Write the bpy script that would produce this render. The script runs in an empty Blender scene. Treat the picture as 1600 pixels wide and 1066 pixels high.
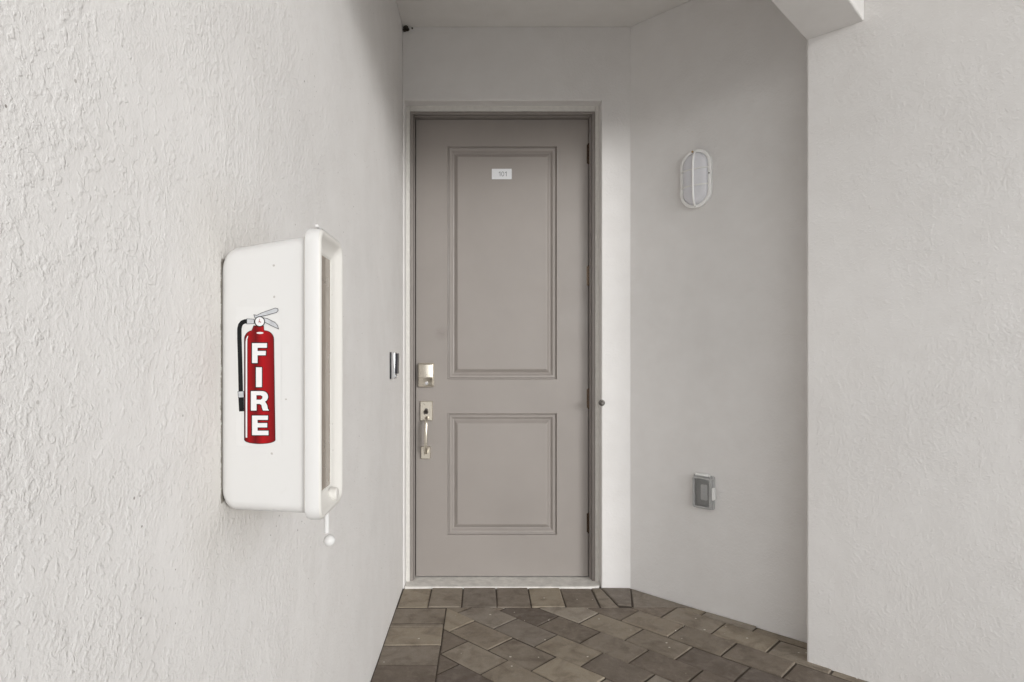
import bpy, bmesh, math, random
from mathutils import Vector, Matrix

random.seed(11)
S = bpy.context.scene
COL = S.collection
R = math.radians
R2 = math.sqrt(0.5)

# ------------------------------------------------------------------ camera
H = 1.19                       # eye height
cam_d = bpy.data.cameras.new('camera')
cam = bpy.data.objects.new('camera', cam_d); COL.objects.link(cam)
cam.location = (0, 0, H)
cam.rotation_euler = (R(90), 0, 0)
cam_d.sensor_width = 36.0
cam_d.lens = 955 / 1600 * 36
cam_d.shift_x = (800 - 755) / 1600
cam_d.shift_y = (555 - 533) / 1600
cam_d.clip_start = 0.05
cam_d.clip_end = 2000
S.camera = cam

# ------------------------------------------------------------------ sky, sun, exposure
SUN_AZ, SUN_EL = 146.0, 9.0    # degrees clockwise from +Y, above the horizon
w = bpy.data.worlds.new('World'); S.world = w; w.use_nodes = True
nt = w.node_tree
sky = nt.nodes.new('ShaderNodeTexSky'); sky.sky_type = 'NISHITA'; sky.sun_disc = False
sky.sun_elevation = R(SUN_EL); sky.sun_rotation = R(SUN_AZ)
sky.air_density = 1.0; sky.dust_density = 0.0; sky.ozone_density = 1.0
hs = nt.nodes.new('ShaderNodeHueSaturation'); hs.inputs['Saturation'].default_value = 0.07
nt.links.new(sky.outputs[0], hs.inputs['Color'])
nt.links.new(hs.outputs[0], nt.nodes['Background'].inputs['Color'])
nt.nodes['Background'].inputs['Strength'].default_value = 0.15

sun_d = bpy.data.lights.new('sun', 'SUN'); sun_d.energy = 0.5; sun_d.angle = R(14)
sun_d.color = (1.0, 0.99, 0.975)
sun = bpy.data.objects.new('sun', sun_d); COL.objects.link(sun)
to_sun = Vector((math.sin(R(SUN_AZ)) * math.cos(R(SUN_EL)), math.cos(R(SUN_AZ)) * math.cos(R(SUN_EL)), math.sin(R(SUN_EL))))
sun.rotation_euler = to_sun.to_track_quat('Z', 'Y').to_euler()
sun.location = (3, -5, 6)

S.view_settings.view_transform = 'Standard'
S.view_settings.look = 'None'
S.view_settings.gamma = 1.0
S.view_settings.use_curve_mapping = False
S.view_settings.exposure = 1.46

S.render.engine = 'CYCLES'
S.cycles.use_denoising = True
S.cycles.max_bounces = 8
S.cycles.diffuse_bounces = 5
S.cycles.use_adaptive_sampling = True
S.cycles.adaptive_threshold = 0.015
S.cycles.glossy_bounces = 6
S.cycles.transmission_bounces = 8
S.cycles.transparent_max_bounces = 8
S.cycles.sample_clamp_indirect = 4.0

# ------------------------------------------------------------------ helpers
def link(name, bm, mat, parent=None, smooth=False, auto=None):
    me = bpy.data.meshes.new(name)
    bm.normal_update(); bm.to_mesh(me); bm.free()
    o = bpy.data.objects.new(name, me); COL.objects.link(o)
    if mat: me.materials.append(mat)
    if smooth:
        for p in me.polygons: p.use_smooth = True
        if auto:
            try: me.set_sharp_from_angle(angle=R(auto))
            except Exception: pass
    if parent: o.parent = parent
    return o

def empty(name, loc=(0, 0, 0)):
    o = bpy.data.objects.new(name, None); COL.objects.link(o)
    o.empty_display_size = 0.05
    o.location = loc
    return o

def part(name, bm, mat, parent, smooth=False, auto=None):
    """geometry written in world coordinates, parented to an Empty kept at its base"""
    o = link(name, bm, mat, None, smooth, auto)
    o.parent = parent
    q = parent; off = Vector((0, 0, 0))
    while q: off += q.location; q = q.parent
    o.matrix_parent_inverse = Matrix.Translation(-off)
    return o

def tag(o, label, cat, group=None):
    o['label'] = label; o['category'] = cat; o['kind'] = 'thing'
    if group: o['group'] = group
    return o

def box(bm, x0, x1, y0, y1, z0, z1, bev=0.0, seg=2):
    r = bmesh.ops.create_cube(bm, size=1.0)
    for v in r['verts']:
        v.co = Vector(((x0 + x1) / 2 + v.co.x * (x1 - x0), (y0 + y1) / 2 + v.co.y * (y1 - y0), (z0 + z1) / 2 + v.co.z * (z1 - z0)))
    if bev > 0:
        es = list({e for v in r['verts'] for e in v.link_edges})
        bmesh.ops.bevel(bm, geom=es, offset=bev, segments=seg, affect='EDGES', profile=0.5)

def prism(bm, pts, z0, z1):
    """vertical prism over a plan polygon"""
    a = [bm.verts.new((x, y, z0)) for x, y in pts]
    b = [bm.verts.new((x, y, z1)) for x, y in pts]
    n = len(pts)
    for i in range(n):
        bm.faces.new((a[i], a[(i + 1) % n], b[(i + 1) % n], b[i]))
    bm.faces.new(b); bm.faces.new(list(reversed(a)))
    bmesh.ops.recalc_face_normals(bm, faces=bm.faces[:])

def loft(bm, rings, cap0=False, cap1=False, closed=True):
    vs = [[bm.verts.new(p) for p in r] for r in rings]
    n = len(vs[0])
    for a, b in zip(vs, vs[1:]):
        for i in range(n if closed else n - 1):
            j = (i + 1) % n
            bm.faces.new((a[i], a[j], b[j], b[i]))
    if cap0: bm.faces.new(list(reversed(vs[0])))
    if cap1: bm.faces.new(vs[-1])
    return vs

def tube(bm, pts, rad, seg=8, caps=True):
    pts = [Vector(p) for p in pts]
    rads = rad if isinstance(rad, (list, tuple)) else [rad] * len(pts)
    rings = []
    up = None
    for i, p in enumerate(pts):
        d = (pts[min(i + 1, len(pts) - 1)] - pts[max(i - 1, 0)]).normalized()
        if up is None:
            up = d.orthogonal().normalized()
        up = (up - d * up.dot(d)).normalized()
        s = d.cross(up)
        rings.append([p + (up * math.cos(2 * math.pi * k / seg) + s * math.sin(2 * math.pi * k / seg)) * rads[i] for k in range(seg)])
    loft(bm, rings, caps, caps)
    bmesh.ops.recalc_face_normals(bm, faces=bm.faces[:])

def rrect(hw, hh, r, n=6):
    """rounded rectangle outline, counter-clockwise (a, b)"""
    out = []
    r = max(min(r, hw - 1e-4, hh - 1e-4), 1e-4)
    for cx, cy, a0 in ((hw - r, hh - r, 0), (-hw + r, hh - r, 90), (-hw + r, -hh + r, 180), (hw - r, -hh + r, 270)):
        for k in range(n + 1):
            a = R(a0 + 90 * k / n)
            out.append((cx + r * math.cos(a), cy + r * math.sin(a)))
    return out

def pix(px, py, axis_pt, axis_n):
    """where the sight line of a photograph point meets a given plane of the place"""
    d = Vector(((px - 755) / 955, 1.0, (555 - py) / 955))
    o = Vector((0, 0, H))
    t = (Vector(axis_pt) - o).dot(axis_n) / d.dot(axis_n)
    return o + d * t

# ------------------------------------------------------------------ materials
class N:
    def __init__(s, name):
        s.m = bpy.data.materials.new(name); s.m.use_nodes = True
        s.t = s.m.node_tree; s.b = s.t.nodes['Principled BSDF']
    def add(s, kind, **kw):
        n = s.t.nodes.new('ShaderNode' + kind)
        for k, v in kw.items():
            if k in n.inputs: n.inputs[k].default_value = v
            else: setattr(n, k, v)
        return n
    def link(s, a, b): s.t.links.new(a, b)
    def noise(s, vec, scale, detail=4, rough=0.55, dist=0.0):
        n = s.add('TexNoise'); n.inputs['Scale'].default_value = scale; n.inputs['Detail'].default_value = detail
        n.inputs['Roughness'].default_value = rough; n.inputs['Distortion'].default_value = dist
        s.link(vec, n.inputs['Vector']); return n.outputs['Fac']
    def ramp(s, fac, stops):
        n = s.add('ValToRGB'); e = n.color_ramp.elements
        while len(e) < len(stops): e.new(0.5)
        for el, (p, c) in zip(e, stops):
            el.position = p; el.color = (c, c, c, 1) if isinstance(c, (int, float)) else (*c, 1)
        s.link(fac, n.inputs['Fac']); return n.outputs['Color']
    def math(s, op, a, b=None, clamp=False):
        n = s.add('Math'); n.operation = op; n.use_clamp = clamp
        for i, v in enumerate((a, b)):
            if v is None: continue
            if isinstance(v, (int, float)): n.inputs[i].default_value = v
            else: s.link(v, n.inputs[i])
        return n.outputs[0]
    def mix(s, fac, a, b, blend='MIX'):
        n = s.add('MixRGB'); n.blend_type = blend
        for i, v in zip(('Fac', 'Color1', 'Color2'), (fac, a, b)):
            if isinstance(v, (int, float)): n.inputs[i].default_value = v
            elif isinstance(v, tuple): n.inputs[i].default_value = (*v, 1)
            else: s.link(v, n.inputs[i])
        return n.outputs[0]
    def bump(s, h, strength, dist, prev=None):
        n = s.add('Bump'); n.inputs['Strength'].default_value = strength; n.inputs['Distance'].default_value = dist
        s.link(h, n.inputs['Height'])
        if prev: s.link(prev, n.inputs['Normal'])
        return n.outputs[0]
    def pos(s):
        return s.add('NewGeometry').outputs['Position']

def plain(name, col, rough=0.5, metal=0.0, spec=0.5, var=0.06, scale=40, bump=0.0, bscale=300):
    n = N(name); p = n.pos()
    f = n.noise(p, scale, 5, 0.6)
    c = n.ramp(f, [(0.3, tuple(v * (1 - var) for v in col)), (0.7, tuple(min(1, v * (1 + var)) for v in col))])
    n.link(c, n.b.inputs['Base Color'])
    n.b.inputs['Roughness'].default_value = rough; n.b.inputs['Metallic'].default_value = metal
    n.b.inputs['Specular IOR Level'].default_value = spec
    if bump: n.link(n.bump(n.noise(p, bscale, 3), bump, 0.001), n.b.inputs['Normal'])
    return n.m

def stucco(name, col, coarse=1.0, fine=1.0, specks=0.0, cabinet_grime=False, grain=230):
    n = N(name); p = n.pos()
    big = n.noise(p, 1.3, 1, 0.5)
    mid = n.noise(p, 9.0, 2, 0.6)
    c = n.ramp(big, [(0.3, tuple(v * 0.965 for v in col)), (0.7, tuple(v * 1.03 for v in col))])
    c = n.mix(0.10, c, n.ramp(mid, [(0.3, (0.43, 0.40, 0.36)), (0.7, (0.72, 0.71, 0.69))]))
    # trowelled coat: raised, broken patches over a floated base
    lump = n.noise(p, 84, 3, 0.58, 0.1)
    where = n.ramp(n.noise(p, 4.2, 2, 0.6), [(0.40, 0.0), (0.64, 1.0)])
    isl = n.ramp(n.math('ADD', lump, n.math('MULTIPLY', where, 0.12)), [(0.57, 0.0), (0.68, 0.7), (0.82, 1.0)])
    h = n.math('MULTIPLY', isl, 0.0015 * coarse)
    h = n.math('ADD', h, n.math('MULTIPLY', n.math('MULTIPLY', n.noise(p, grain, 3, 0.66), n.ramp(n.noise(p, 8.5, 2, 0.6, 0.8), [(0.36, 0.30), (0.62, 1.0)])), 0.00125 * fine))
    h = n.math('ADD', h, n.math('MULTIPLY', n.noise(p, 26, 1, 0.5), 0.0020 * coarse))
    bm_ = n.bump(h, 1.0, 1.0)
    if specks:
        v = n.add('TexVoronoi'); v.inputs['Scale'].default_value = 58; n.link(p, v.inputs['Vector'])
        sp = n.add('SeparateColor'); n.link(v.outputs['Color'], sp.inputs[0])
        pick = n.math('GREATER_THAN', sp.outputs[0], 1 - specks)
        dot = n.math('LESS_THAN', v.outputs['Distance'], n.math('MULTIPLY', sp.outputs[1], 0.15))
        area = n.ramp(n.noise(p, 2.6, 2), [(0.42, 0.0), (0.58, 1.0)])
        c = n.mix(n.math('MULTIPLY', n.math('MULTIPLY', pick, dot), n.math('MULTIPLY', area, 0.75)), c, (0.13, 0.10, 0.08))
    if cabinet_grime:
        # dust and mildew round the cabinet's back edge, then a smooth tan tint
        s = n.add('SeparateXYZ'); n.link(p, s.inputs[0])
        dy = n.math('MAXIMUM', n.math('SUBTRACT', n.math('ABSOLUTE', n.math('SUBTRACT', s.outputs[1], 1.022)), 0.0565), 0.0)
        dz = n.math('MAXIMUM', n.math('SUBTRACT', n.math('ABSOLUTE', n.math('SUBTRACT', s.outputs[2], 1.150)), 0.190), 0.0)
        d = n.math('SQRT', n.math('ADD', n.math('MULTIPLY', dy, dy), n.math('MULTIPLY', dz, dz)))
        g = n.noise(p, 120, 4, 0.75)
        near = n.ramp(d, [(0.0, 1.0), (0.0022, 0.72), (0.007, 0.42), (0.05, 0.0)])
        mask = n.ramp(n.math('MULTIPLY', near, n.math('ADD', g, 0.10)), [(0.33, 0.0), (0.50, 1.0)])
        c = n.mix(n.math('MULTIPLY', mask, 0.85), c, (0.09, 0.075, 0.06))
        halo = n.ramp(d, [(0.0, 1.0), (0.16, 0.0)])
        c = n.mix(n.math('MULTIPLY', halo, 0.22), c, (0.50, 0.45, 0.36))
    n.link(c, n.b.inputs['Base Color'])
    n.b.inputs['Roughness'].default_value = 0.85
    n.b.inputs['Specular IOR Level'].default_value = 0.2
    n.link(bm_, n.b.inputs['Normal'])
    return n.m

WALLC = (0.81, 0.792, 0.778)
M = {}
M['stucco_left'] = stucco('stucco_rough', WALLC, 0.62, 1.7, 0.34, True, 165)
M['stucco_back'] = stucco('stucco_fine', (0.81, 0.792, 0.780), 0.30, 0.8, grain=120)
M['stucco_right'] = stucco('stucco_float', WALLC, 0.28, 0.85, grain=90)
M['ceiling'] = stucco('ceiling_stucco', (0.80, 0.78, 0.755), 0.35, 0.5)
M['trim'] = plain('stucco_stop_bead', (0.72, 0.70, 0.66), 0.6, bump=0.2)
M['white_plastic'] = None

YD_ = 3.26
def door_paint():
    n = N('door_paint'); p = n.pos()
    mp = n.add('Mapping'); mp.inputs['Scale'].default_value = (1, 1, 0.06); n.link(p, mp.inputs[0])
    g = n.noise(mp.outputs[0], 160, 4, 0.6)
    f = n.noise(p, 3.0, 4, 0.6)
    c = n.ramp(f, [(0.3, (0.318, 0.288, 0.266)), (0.7, (0.344, 0.311, 0.288))])
    vm = n.add('VectorMath'); vm.operation = 'DISTANCE'; n.link(p, vm.inputs[0]); vm.inputs[1].default_value = (-0.222, YD_, 1.305)
    sm = n.math('MULTIPLY', n.ramp(vm.outputs['Value'], [(0.0, 1.0), (0.045, 0.0)]), n.noise(p, 60, 3))
    c = n.mix(n.math('MULTIPLY', sm, 0.55), c, (0.13, 0.10, 0.085))
    scuff = n.ramp(n.noise(p, 34, 5, 0.7, 0.5), [(0.66, 0.0), (0.76, 1.0)])
    c = n.mix(n.math('MULTIPLY', scuff, 0.16), c, (0.20, 0.17, 0.15))
    n.link(c, n.b.inputs['Base Color'])
    n.link(n.ramp(n.noise(p, 7, 4), [(0.3, 0.34), (0.7, 0.54)]), n.b.inputs['Roughness'])
    n.link(n.bump(g, 0.10, 0.0006), n.b.inputs['Normal'])
    return n.m
M['door'] = door_paint()
M['frame'] = plain('frame_paint', (0.29, 0.262, 0.243), 0.45, var=0.03)
M['gap'] = plain('black_light_block', (0.012, 0.011, 0.010), 0.8)

def nickel(name, col, rough):
    n = N(name); p = n.pos()
    n.link(n.ramp(n.noise(p, 90, 4), [(0.3, tuple(v * .94 for v in col)), (0.7, col)]), n.b.inputs['Base Color'])
    n.b.inputs['Metallic'].default_value = 1.0
    n.link(n.ramp(n.noise(p, 200, 3), [(0.3, rough * .85), (0.7, rough * 1.2)]), n.b.inputs['Roughness'])
    return n.m
M['nickel'] = nickel('satin_nickel', (0.72, 0.67, 0.58), 0.30)
M['nickel_dark'] = nickel('satin_nickel_shadow', (0.55, 0.50, 0.42), 0.38)
M['bronze'] = nickel('hinge_bronze', (0.125, 0.09, 0.066), 0.20)
M['chrome'] = nickel('brushed_silver', (0.80, 0.81, 0.83), 0.22)
M['black_gloss'] = plain('black_gloss', (0.012, 0.012, 0.018), 0.12)
M['black_matt'] = plain('black_satin', (0.015, 0.015, 0.024), 0.42)
M['dark_metal'] = nickel('dark_metal', (0.16, 0.15, 0.14), 0.35)

def white_plastic(name, col, rough=0.38, dirt=0.5):
    n = N(name); p = n.pos()
    c = n.ramp(n.noise(p, 5, 3), [(0.3, tuple(v * .975 for v in col)), (0.7, col)])
    v = n.add('TexVoronoi'); v.inputs['Scale'].default_value = 46; n.link(p, v.inputs['Vector'])
    sp = n.add('SeparateColor'); n.link(v.outputs['Color'], sp.inputs[0])
    pick = n.math('GREATER_THAN', sp.outputs[0], 0.74)
    dot = n.math('LESS_THAN', n.math('ADD', v.outputs['Distance'], n.math('MULTIPLY', n.noise(p, 420, 2), 0.08)), n.math('MULTIPLY', sp.outputs[1], 0.135))
    c = n.mix(n.math('MULTIPLY', n.math('MULTIPLY', pick, dot), dirt), c, (0.25, 0.21, 0.17))
    smear = n.ramp(n.noise(p, 60, 5, 0.7), [(0.62, 0.0), (0.80, 1.0)])
    c = n.mix(n.math('MULTIPLY', smear, 0.22 * dirt), c, (0.45, 0.40, 0.34))
    n.link(c, n.b.inputs['Base Color'])
    n.b.inputs['Roughness'].default_value = rough
    n.b.inputs['Subsurface Weight'].default_value = 0.0
    n.link(n.bump(n.noise(p, 38, 3), 0.08, 0.002), n.b.inputs['Normal'])
    return n.m
M['white_plastic'] = white_plastic('white_plastic', (0.72, 0.712, 0.70))
M['cream_plastic'] = white_plastic('cream_plastic', (0.76, 0.74, 0.70), 0.4, 0.2)
M['white_enamel'] = white_plastic('white_enamel', (0.94, 0.935, 0.92), 0.35, 0.4)

def acrylic(name, tint, refl_rough, alpha):
    n = N(name); p = n.pos()
    n.link(n.ramp(n.noise(p, 12, 3), [(0.3, tuple(v * .96 for v in tint)), (0.7, tint)]), n.b.inputs['Base Color'])
    n.b.inputs['Roughness'].default_value = refl_rough
    n.b.inputs['Transmission Weight'].default_value = alpha
    n.b.inputs['IOR'].default_value = 1.46
    return n.m
def thin_clear(name, tint, body, body_amt, gloss_rough, clear=True):
    """thin clear sheet: lets light straight through, some milky body, mirror-like at grazing angles"""
    n = N(name); p = n.pos(); t = n.t
    tr = n.add('BsdfTransparent'); tr.inputs[0].default_value = (*tint, 1)
    df = n.add('BsdfDiffuse')
    n.link(n.ramp(n.noise(p, 30, 3), [(0.3, tuple(v * .93 for v in body)), (0.7, body)]), df.inputs[0])
    gl = n.add('BsdfGlossy'); gl.inputs['Roughness'].default_value = gloss_rough
    m1 = n.add('MixShader'); m1.inputs[0].default_value = body_amt
    n.link(tr.outputs[0], m1.inputs[1]); n.link(df.outputs[0], m1.inputs[2])
    fr_ = n.add('Fresnel'); fr_.inputs['IOR'].default_value = 1.48
    m2 = n.add('MixShader'); n.link(fr_.outputs[0], m2.inputs[0])
    n.link(m1.outputs[0], m2.inputs[1]); n.link(gl.outputs[0], m2.inputs[2])
    n.link(m2.outputs[0], t.nodes['Material Output'].inputs['Surface'])
    return n.m
M['pane'] = thin_clear('reflection_tinted_acrylic', (0.95, 0.92, 0.87), (0.72, 0.62, 0.52), 0.45, 0.08)  # beige body paints in the door's reflection on the pane
M['frosted'] = acrylic('frosted_glass', (0.88, 0.88, 0.92), 0.38, 0.15)
M['grey_clear'] = thin_clear('grey_clear_plastic', (0.80, 0.80, 0.80), (0.78, 0.78, 0.775), 0.5, 0.2)
M['grey_window'] = thin_clear('clear_cover_plastic', (0.88, 0.88, 0.88), (0.45, 0.45, 0.45), 0.10, 0.12)
M['grey_plastic'] = plain('grey_plastic', (0.46, 0.46, 0.455), 0.45, var=0.08)
M['grey_light'] = plain('pale_grey_plastic', (0.90, 0.90, 0.89), 0.45, var=0.05)
M['mud'] = plain('dried_mud', (0.035, 0.028, 0.020), 0.9, var=0.4, scale=160, bump=0.6)
M['concrete'] = plain('sill_concrete', (0.76, 0.74, 0.70), 0.8, var=0.14, scale=22, bump=0.4, bscale=260)
M['ground'] = plain('pale_ground', (0.62, 0.615, 0.60), 0.9, var=0.15, scale=1.5)
M['bounce'] = plain('pale_bounce_concrete', (0.66, 0.65, 0.63), 0.9, var=0.06, scale=3)
M['bed'] = plain('joint_sand', (0.080, 0.064, 0.050), 0.95, var=0.4, scale=260, bump=0.6)

def paver_mat():
    n = N('paver_concrete'); p = n.pos()
    rnd = n.add('ObjectInfo').outputs['Random']
    at = n.add('Attribute'); at.attribute_name = 'tone'
    tone = n.math('FRACT', n.math('ADD', rnd, at.outputs['Fac']))
    base = n.ramp(tone, [(0.0, (0.128, 0.100, 0.080)), (0.14, (0.315, 0.270, 0.215)), (0.30, (0.178, 0.143, 0.113)), (0.46, (0.415, 0.368, 0.305)),
                         (0.62, (0.142, 0.116, 0.098)), (0.80, (0.370, 0.315, 0.240)), (1.0, (0.220, 0.180, 0.145))])
    blot = n.noise(p, 11, 5, 0.65, 0.6)
    c = n.mix(n.ramp(blot, [(0.46, 0.0), (0.72, 0.55)]), base, (0.090, 0.063, 0.045))
    c = n.mix(n.ramp(n.noise(p, 24, 4, 0.6), [(0.5, 0.0), (0.75, 0.30)]), c, (0.38, 0.34, 0.29))
    agg = n.noise(p, 420, 3, 0.7)
    c = n.mix(0.35, c, n.ramp(agg, [(0.3, 0.25), (0.7, 0.75)]), 'OVERLAY')
    v = n.add('TexVoronoi'); v.inputs['Scale'].default_value = 26; n.link(p, v.inputs['Vector'])
    sp = n.add('SeparateColor'); n.link(v.outputs['Color'], sp.inputs[0])
    chip = n.math('MULTIPLY', n.math('GREATER_THAN', sp.outputs[0], 0.60),
                  n.math('LESS_THAN', n.math('ADD', v.outputs['Distance'], n.math('MULTIPLY', agg, 0.1)), n.math('MULTIPLY', sp.outputs[1], 0.19)))
    c = n.mix(n.math('MULTIPLY', chip, 0.9), c, (0.72, 0.68, 0.60))
    n.link(c, n.b.inputs['Base Color'])
    n.link(n.ramp(n.noise(p, 30, 4), [(0.3, 0.50), (0.7, 0.78)]), n.b.inputs['Roughness'])
    n.b.inputs['Specular IOR Level'].default_value = 0.35
    b = n.bump(n.noise(p, 70, 4, 0.65), 0.45, 0.004)
    n.link(n.bump(agg, 0.45, 0.0012, b), n.b.inputs['Normal'])
    return n.m
M['paver'] = paver_mat()

# ------------------------------------------------------------------ the place: plan
XL = -0.413            # left wall face
YB = 3.13              # back wall face
YD = 3.26              # door leaf face
VD = 3.884             # x + y on the angled wall
VP = 3.643             # x + y on the pillar face
ZC = 2.87              # ceiling
ZB = 2.418             # underside of the beam
PX, PY = 1.26, 2.383   # pillar corner in plan
BW = 0.196             # beam width
ZT = 3.30              # top of the walls

# ground and paving bed
bm = bmesh.new()
vs = [bm.verts.new(p) for p in ((-600, -600, -0.062), (600, -600, -0.062), (600, 600, -0.062), (-600, 600, -0.062))]
bm.faces.new(vs)
g = link('ground', bm, M['ground']); g['kind'] = 'structure'

pave = empty('paved_walkway', (0.6, 1.6, -0.06)); pave['kind'] = 'structure'
bm = bmesh.new()
prism(bm, [(XL - 0.1, 3.20), (XL - 0.1, XL - 0.05), (2.2, 2.25), (0.9, 3.20)], -0.058, -0.0065)
part('sand_bed', bm, M['bed'], pave)
bm = bmesh.new()
prism(bm, [(XL - 0.1, XL - 0.06 - 0.1), (XL - 0.1, -5.5), (5.5, -5.5), (7.5, 2.0), (2.26, 2.20)], -0.058, -0.001)  # unseen pale slab added to bounce light up into the entry
o = link('unseen_bounce_slab', bm, M['bounce']); o['kind'] = 'structure'

def clip(poly, a, b, c):
    """keep a*x + b*y <= c"""
    out = []
    for i, p in enumerate(poly):
        q = poly[(i + 1) % len(poly)]
        dp, dq = a * p[0] + b * p[1] - c, a * q[0] + b * q[1] - c
        if dp <= 0: out.append(p)
        if (dp < 0 < dq) or (dq < 0 < dp):
            t = dp / (dp - dq)
            out.append((p[0] + (q[0] - p[0]) * t, p[1] + (q[1] - p[1]) * t))
    return out

def area(poly):
    return 0.5 * sum(poly[i][0] * poly[(i + 1) % len(poly)][1] - poly[(i + 1) % len(poly)][0] * poly[i][1] for i in range(len(poly)))

def inset(poly, d):
    """offset a convex counter-clockwise polygon inwards"""
    out = []
    n = len(poly)
    L = []
    for i in range(n):
        p, q = Vector(poly[i]), Vector(poly[(i + 1) % n])
        e = (q - p)
        if e.length < 1e-6: continue
        e.normalize(); nn = Vector((-e.y, e.x))
        L.append((p + nn * d, e))
    n = len(L)
    for i in range(n):
        p, e = L[i - 1]; q, f = L[i]
        den = e.x * f.y - e.y * f.x
        if abs(den) < 1e-6: out.append(tuple(q)); continue
        t = ((q.x - p.x) * f.y - (q.y - p.y) * f.x) / den
        out.append(tuple(p + e * t))
    return out

def paver_geo(bm, poly, cx, cy, dz=0.0, th=0.05, rough=0.0):
    r0 = [(x - cx, y - cy) for x, y in poly]
    r1 = inset(r0, 0.0012); r2 = inset(r0, 0.0042)
    if len(r1) != len(r0) or len(r2) != len(r0) or area(r2) < 1e-5: r1 = r2 = r0
    J = lambda s: random.uniform(-rough, rough) * s
    rings = [[(x, y, -th + dz) for x, y in r0], [(x + J(1), y + J(1), -0.004 + dz) for x, y in r0],
             [(x + J(1), y + J(1), -0.0015 + dz) for x, y in r1], [(x + J(1.5), y + J(1.5), dz) for x, y in r2]]
    return loft(bm, rings, True, True)

PAVERS = []
def add_paver(poly):
    if area(poly) < 0: poly = poly[::-1]
    cl = []
    for p in poly:
        if not cl or (Vector(p) - Vector(cl[-1])).length > 0.002: cl.append(p)
    if len(cl) > 2 and (Vector(cl[0]) - Vector(cl[-1])).length < 0.002: cl.pop()
    if len(cl) >= 3 and area(cl) > 0.0006: PAVERS.append(cl)

# soldier course along the door, then along the left wall
YS = YB - 0.003
xs = [XL + 0.004, -0.262, -0.102, 0.066, 0.229, 0.392, 0.553, 0.600]
for a, b in zip(xs, xs[1:-1]):
    add_paver([(a + 0.003, YS - 0.236), (b - 0.003, YS - 0.236), (b - 0.003, YS), (a + 0.003, YS)])
add_paver([(0.558, YS - 0.236), (0.640, YS - 0.236), (0.600, YS), (0.556, YS)])
add_paver([(0.645, YS - 0.205), (0.705, YS - 0.220), (0.752, YS), (0.606, YS)])
XF = XL + 0.240
y = YS - 0.243
runs = [(2.879, 2.722), (2.712, 2.684), (2.676, 2.516), (2.510, 2.356), (2.350, 2.194)]
yy = 2.188
while yy > 0.0:
    runs.append((yy, yy - 0.156)); yy -= 0.162
for a, b in runs:
    add_paver([(XL + 0.003, b), (XF - 0.004, b), (XF - 0.004, a), (XL + 0.003, a)])
# running bond laid at forty five degrees
LU, LV = 0.2300, 0.1545
far = []
k0 = 2.0705
for iv in range(-32, 8):
    v0 = k0 + iv * LV
    ph = -1.736 if iv % 2 == 0 else -1.851
    for iu in range(-10, 30):
        u0 = ph + iu * LU
        du, dv = 0.0034, 0.0026
        q = []
        for uu, vv in ((u0 + du, v0 + dv), (u0 + LU - du, v0 + dv), (u0 + LU - du, v0 + LV - dv), (u0 + du, v0 + LV - dv)):
            q.append(((uu + vv) * R2, (vv - uu) * R2))
        q = clip(q, -1, 0, -(XF + 0.001))
        if q: q = clip(q, 0, 1, YS - 0.240)
        if q: q = clip(q, 1, 1, VD - 0.004)
        if q and max(p[1] for p in q) > 2.55: q2 = q
        if not q: continue
        # leave the corner where the cut pieces of the soldier course lie
        cxm = sum(p[0] for p in q) / len(q); cym = sum(p[1] for p in q) / len(q)
        if cym - cxm < -0.25 or cym < -0.2: continue
        if cym > 1.15 or (cym > 0.6 and 0 < cxm < 2.4):
            add_paver(q)
        else:
            far.append(q)
# wedge beside the last soldier
add_paver([(0.712, YS - 0.236), (0.985, YS - 0.236), (0.762, YS - 0.012), (0.757, YS - 0.004)])

shared = None
for i, q in enumerate(PAVERS[:298]):
    cx = sum(p[0] for p in q) / len(q); cy = sum(p[1] for p in q) / len(q)
    bm = bmesh.new()
    paver_geo(bm, q, cx, cy, 0.0, 0.05, 0.0014)
    o = link('paver', bm, M['paver'])
    o.parent = pave
    o.matrix_parent_inverse = Matrix.Translation(-pave.location)
    o.location = (cx, cy, random.uniform(-0.0045, 0.0005))
    o.rotation_euler = (random.uniform(-0.010, 0.010), random.uniform(-0.010, 0.010), random.uniform(-0.008, 0.008))
bm = bmesh.new()
lay = bm.faces.layers.float.new('tone')
far += PAVERS[298:]
for q in far:
    if area(q) < 0: q = q[::-1]
    if len(q) < 3 or area(q) < 0.0006: continue
    n0 = len(bm.faces)
    paver_geo(bm, q, 0, 0, random.uniform(-0.003, 0), 0.04)
    bm.faces.ensure_lookup_table()
    t = random.random()
    for f in bm.faces[n0:]: f[lay] = t
o = part('far_pavers', bm, M['paver'], pave); o['kind'] = 'stuff'

# ------------------------------------------------------------------ walls
def arris(bm, test, off=0.006, seg=3):
    es = [e for e in bm.edges if test(e.verts[0].co, e.verts[1].co)]
    if es: bmesh.ops.bevel(bm, geom=es, offset=off, segments=seg, affect='EDGES', profile=0.5)

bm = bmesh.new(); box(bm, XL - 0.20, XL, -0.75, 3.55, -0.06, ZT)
tag(link('stucco_wall', bm, M['stucco_left']), 'rough grey stucco wall on the left carrying the fire cabinet', 'wall')

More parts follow.
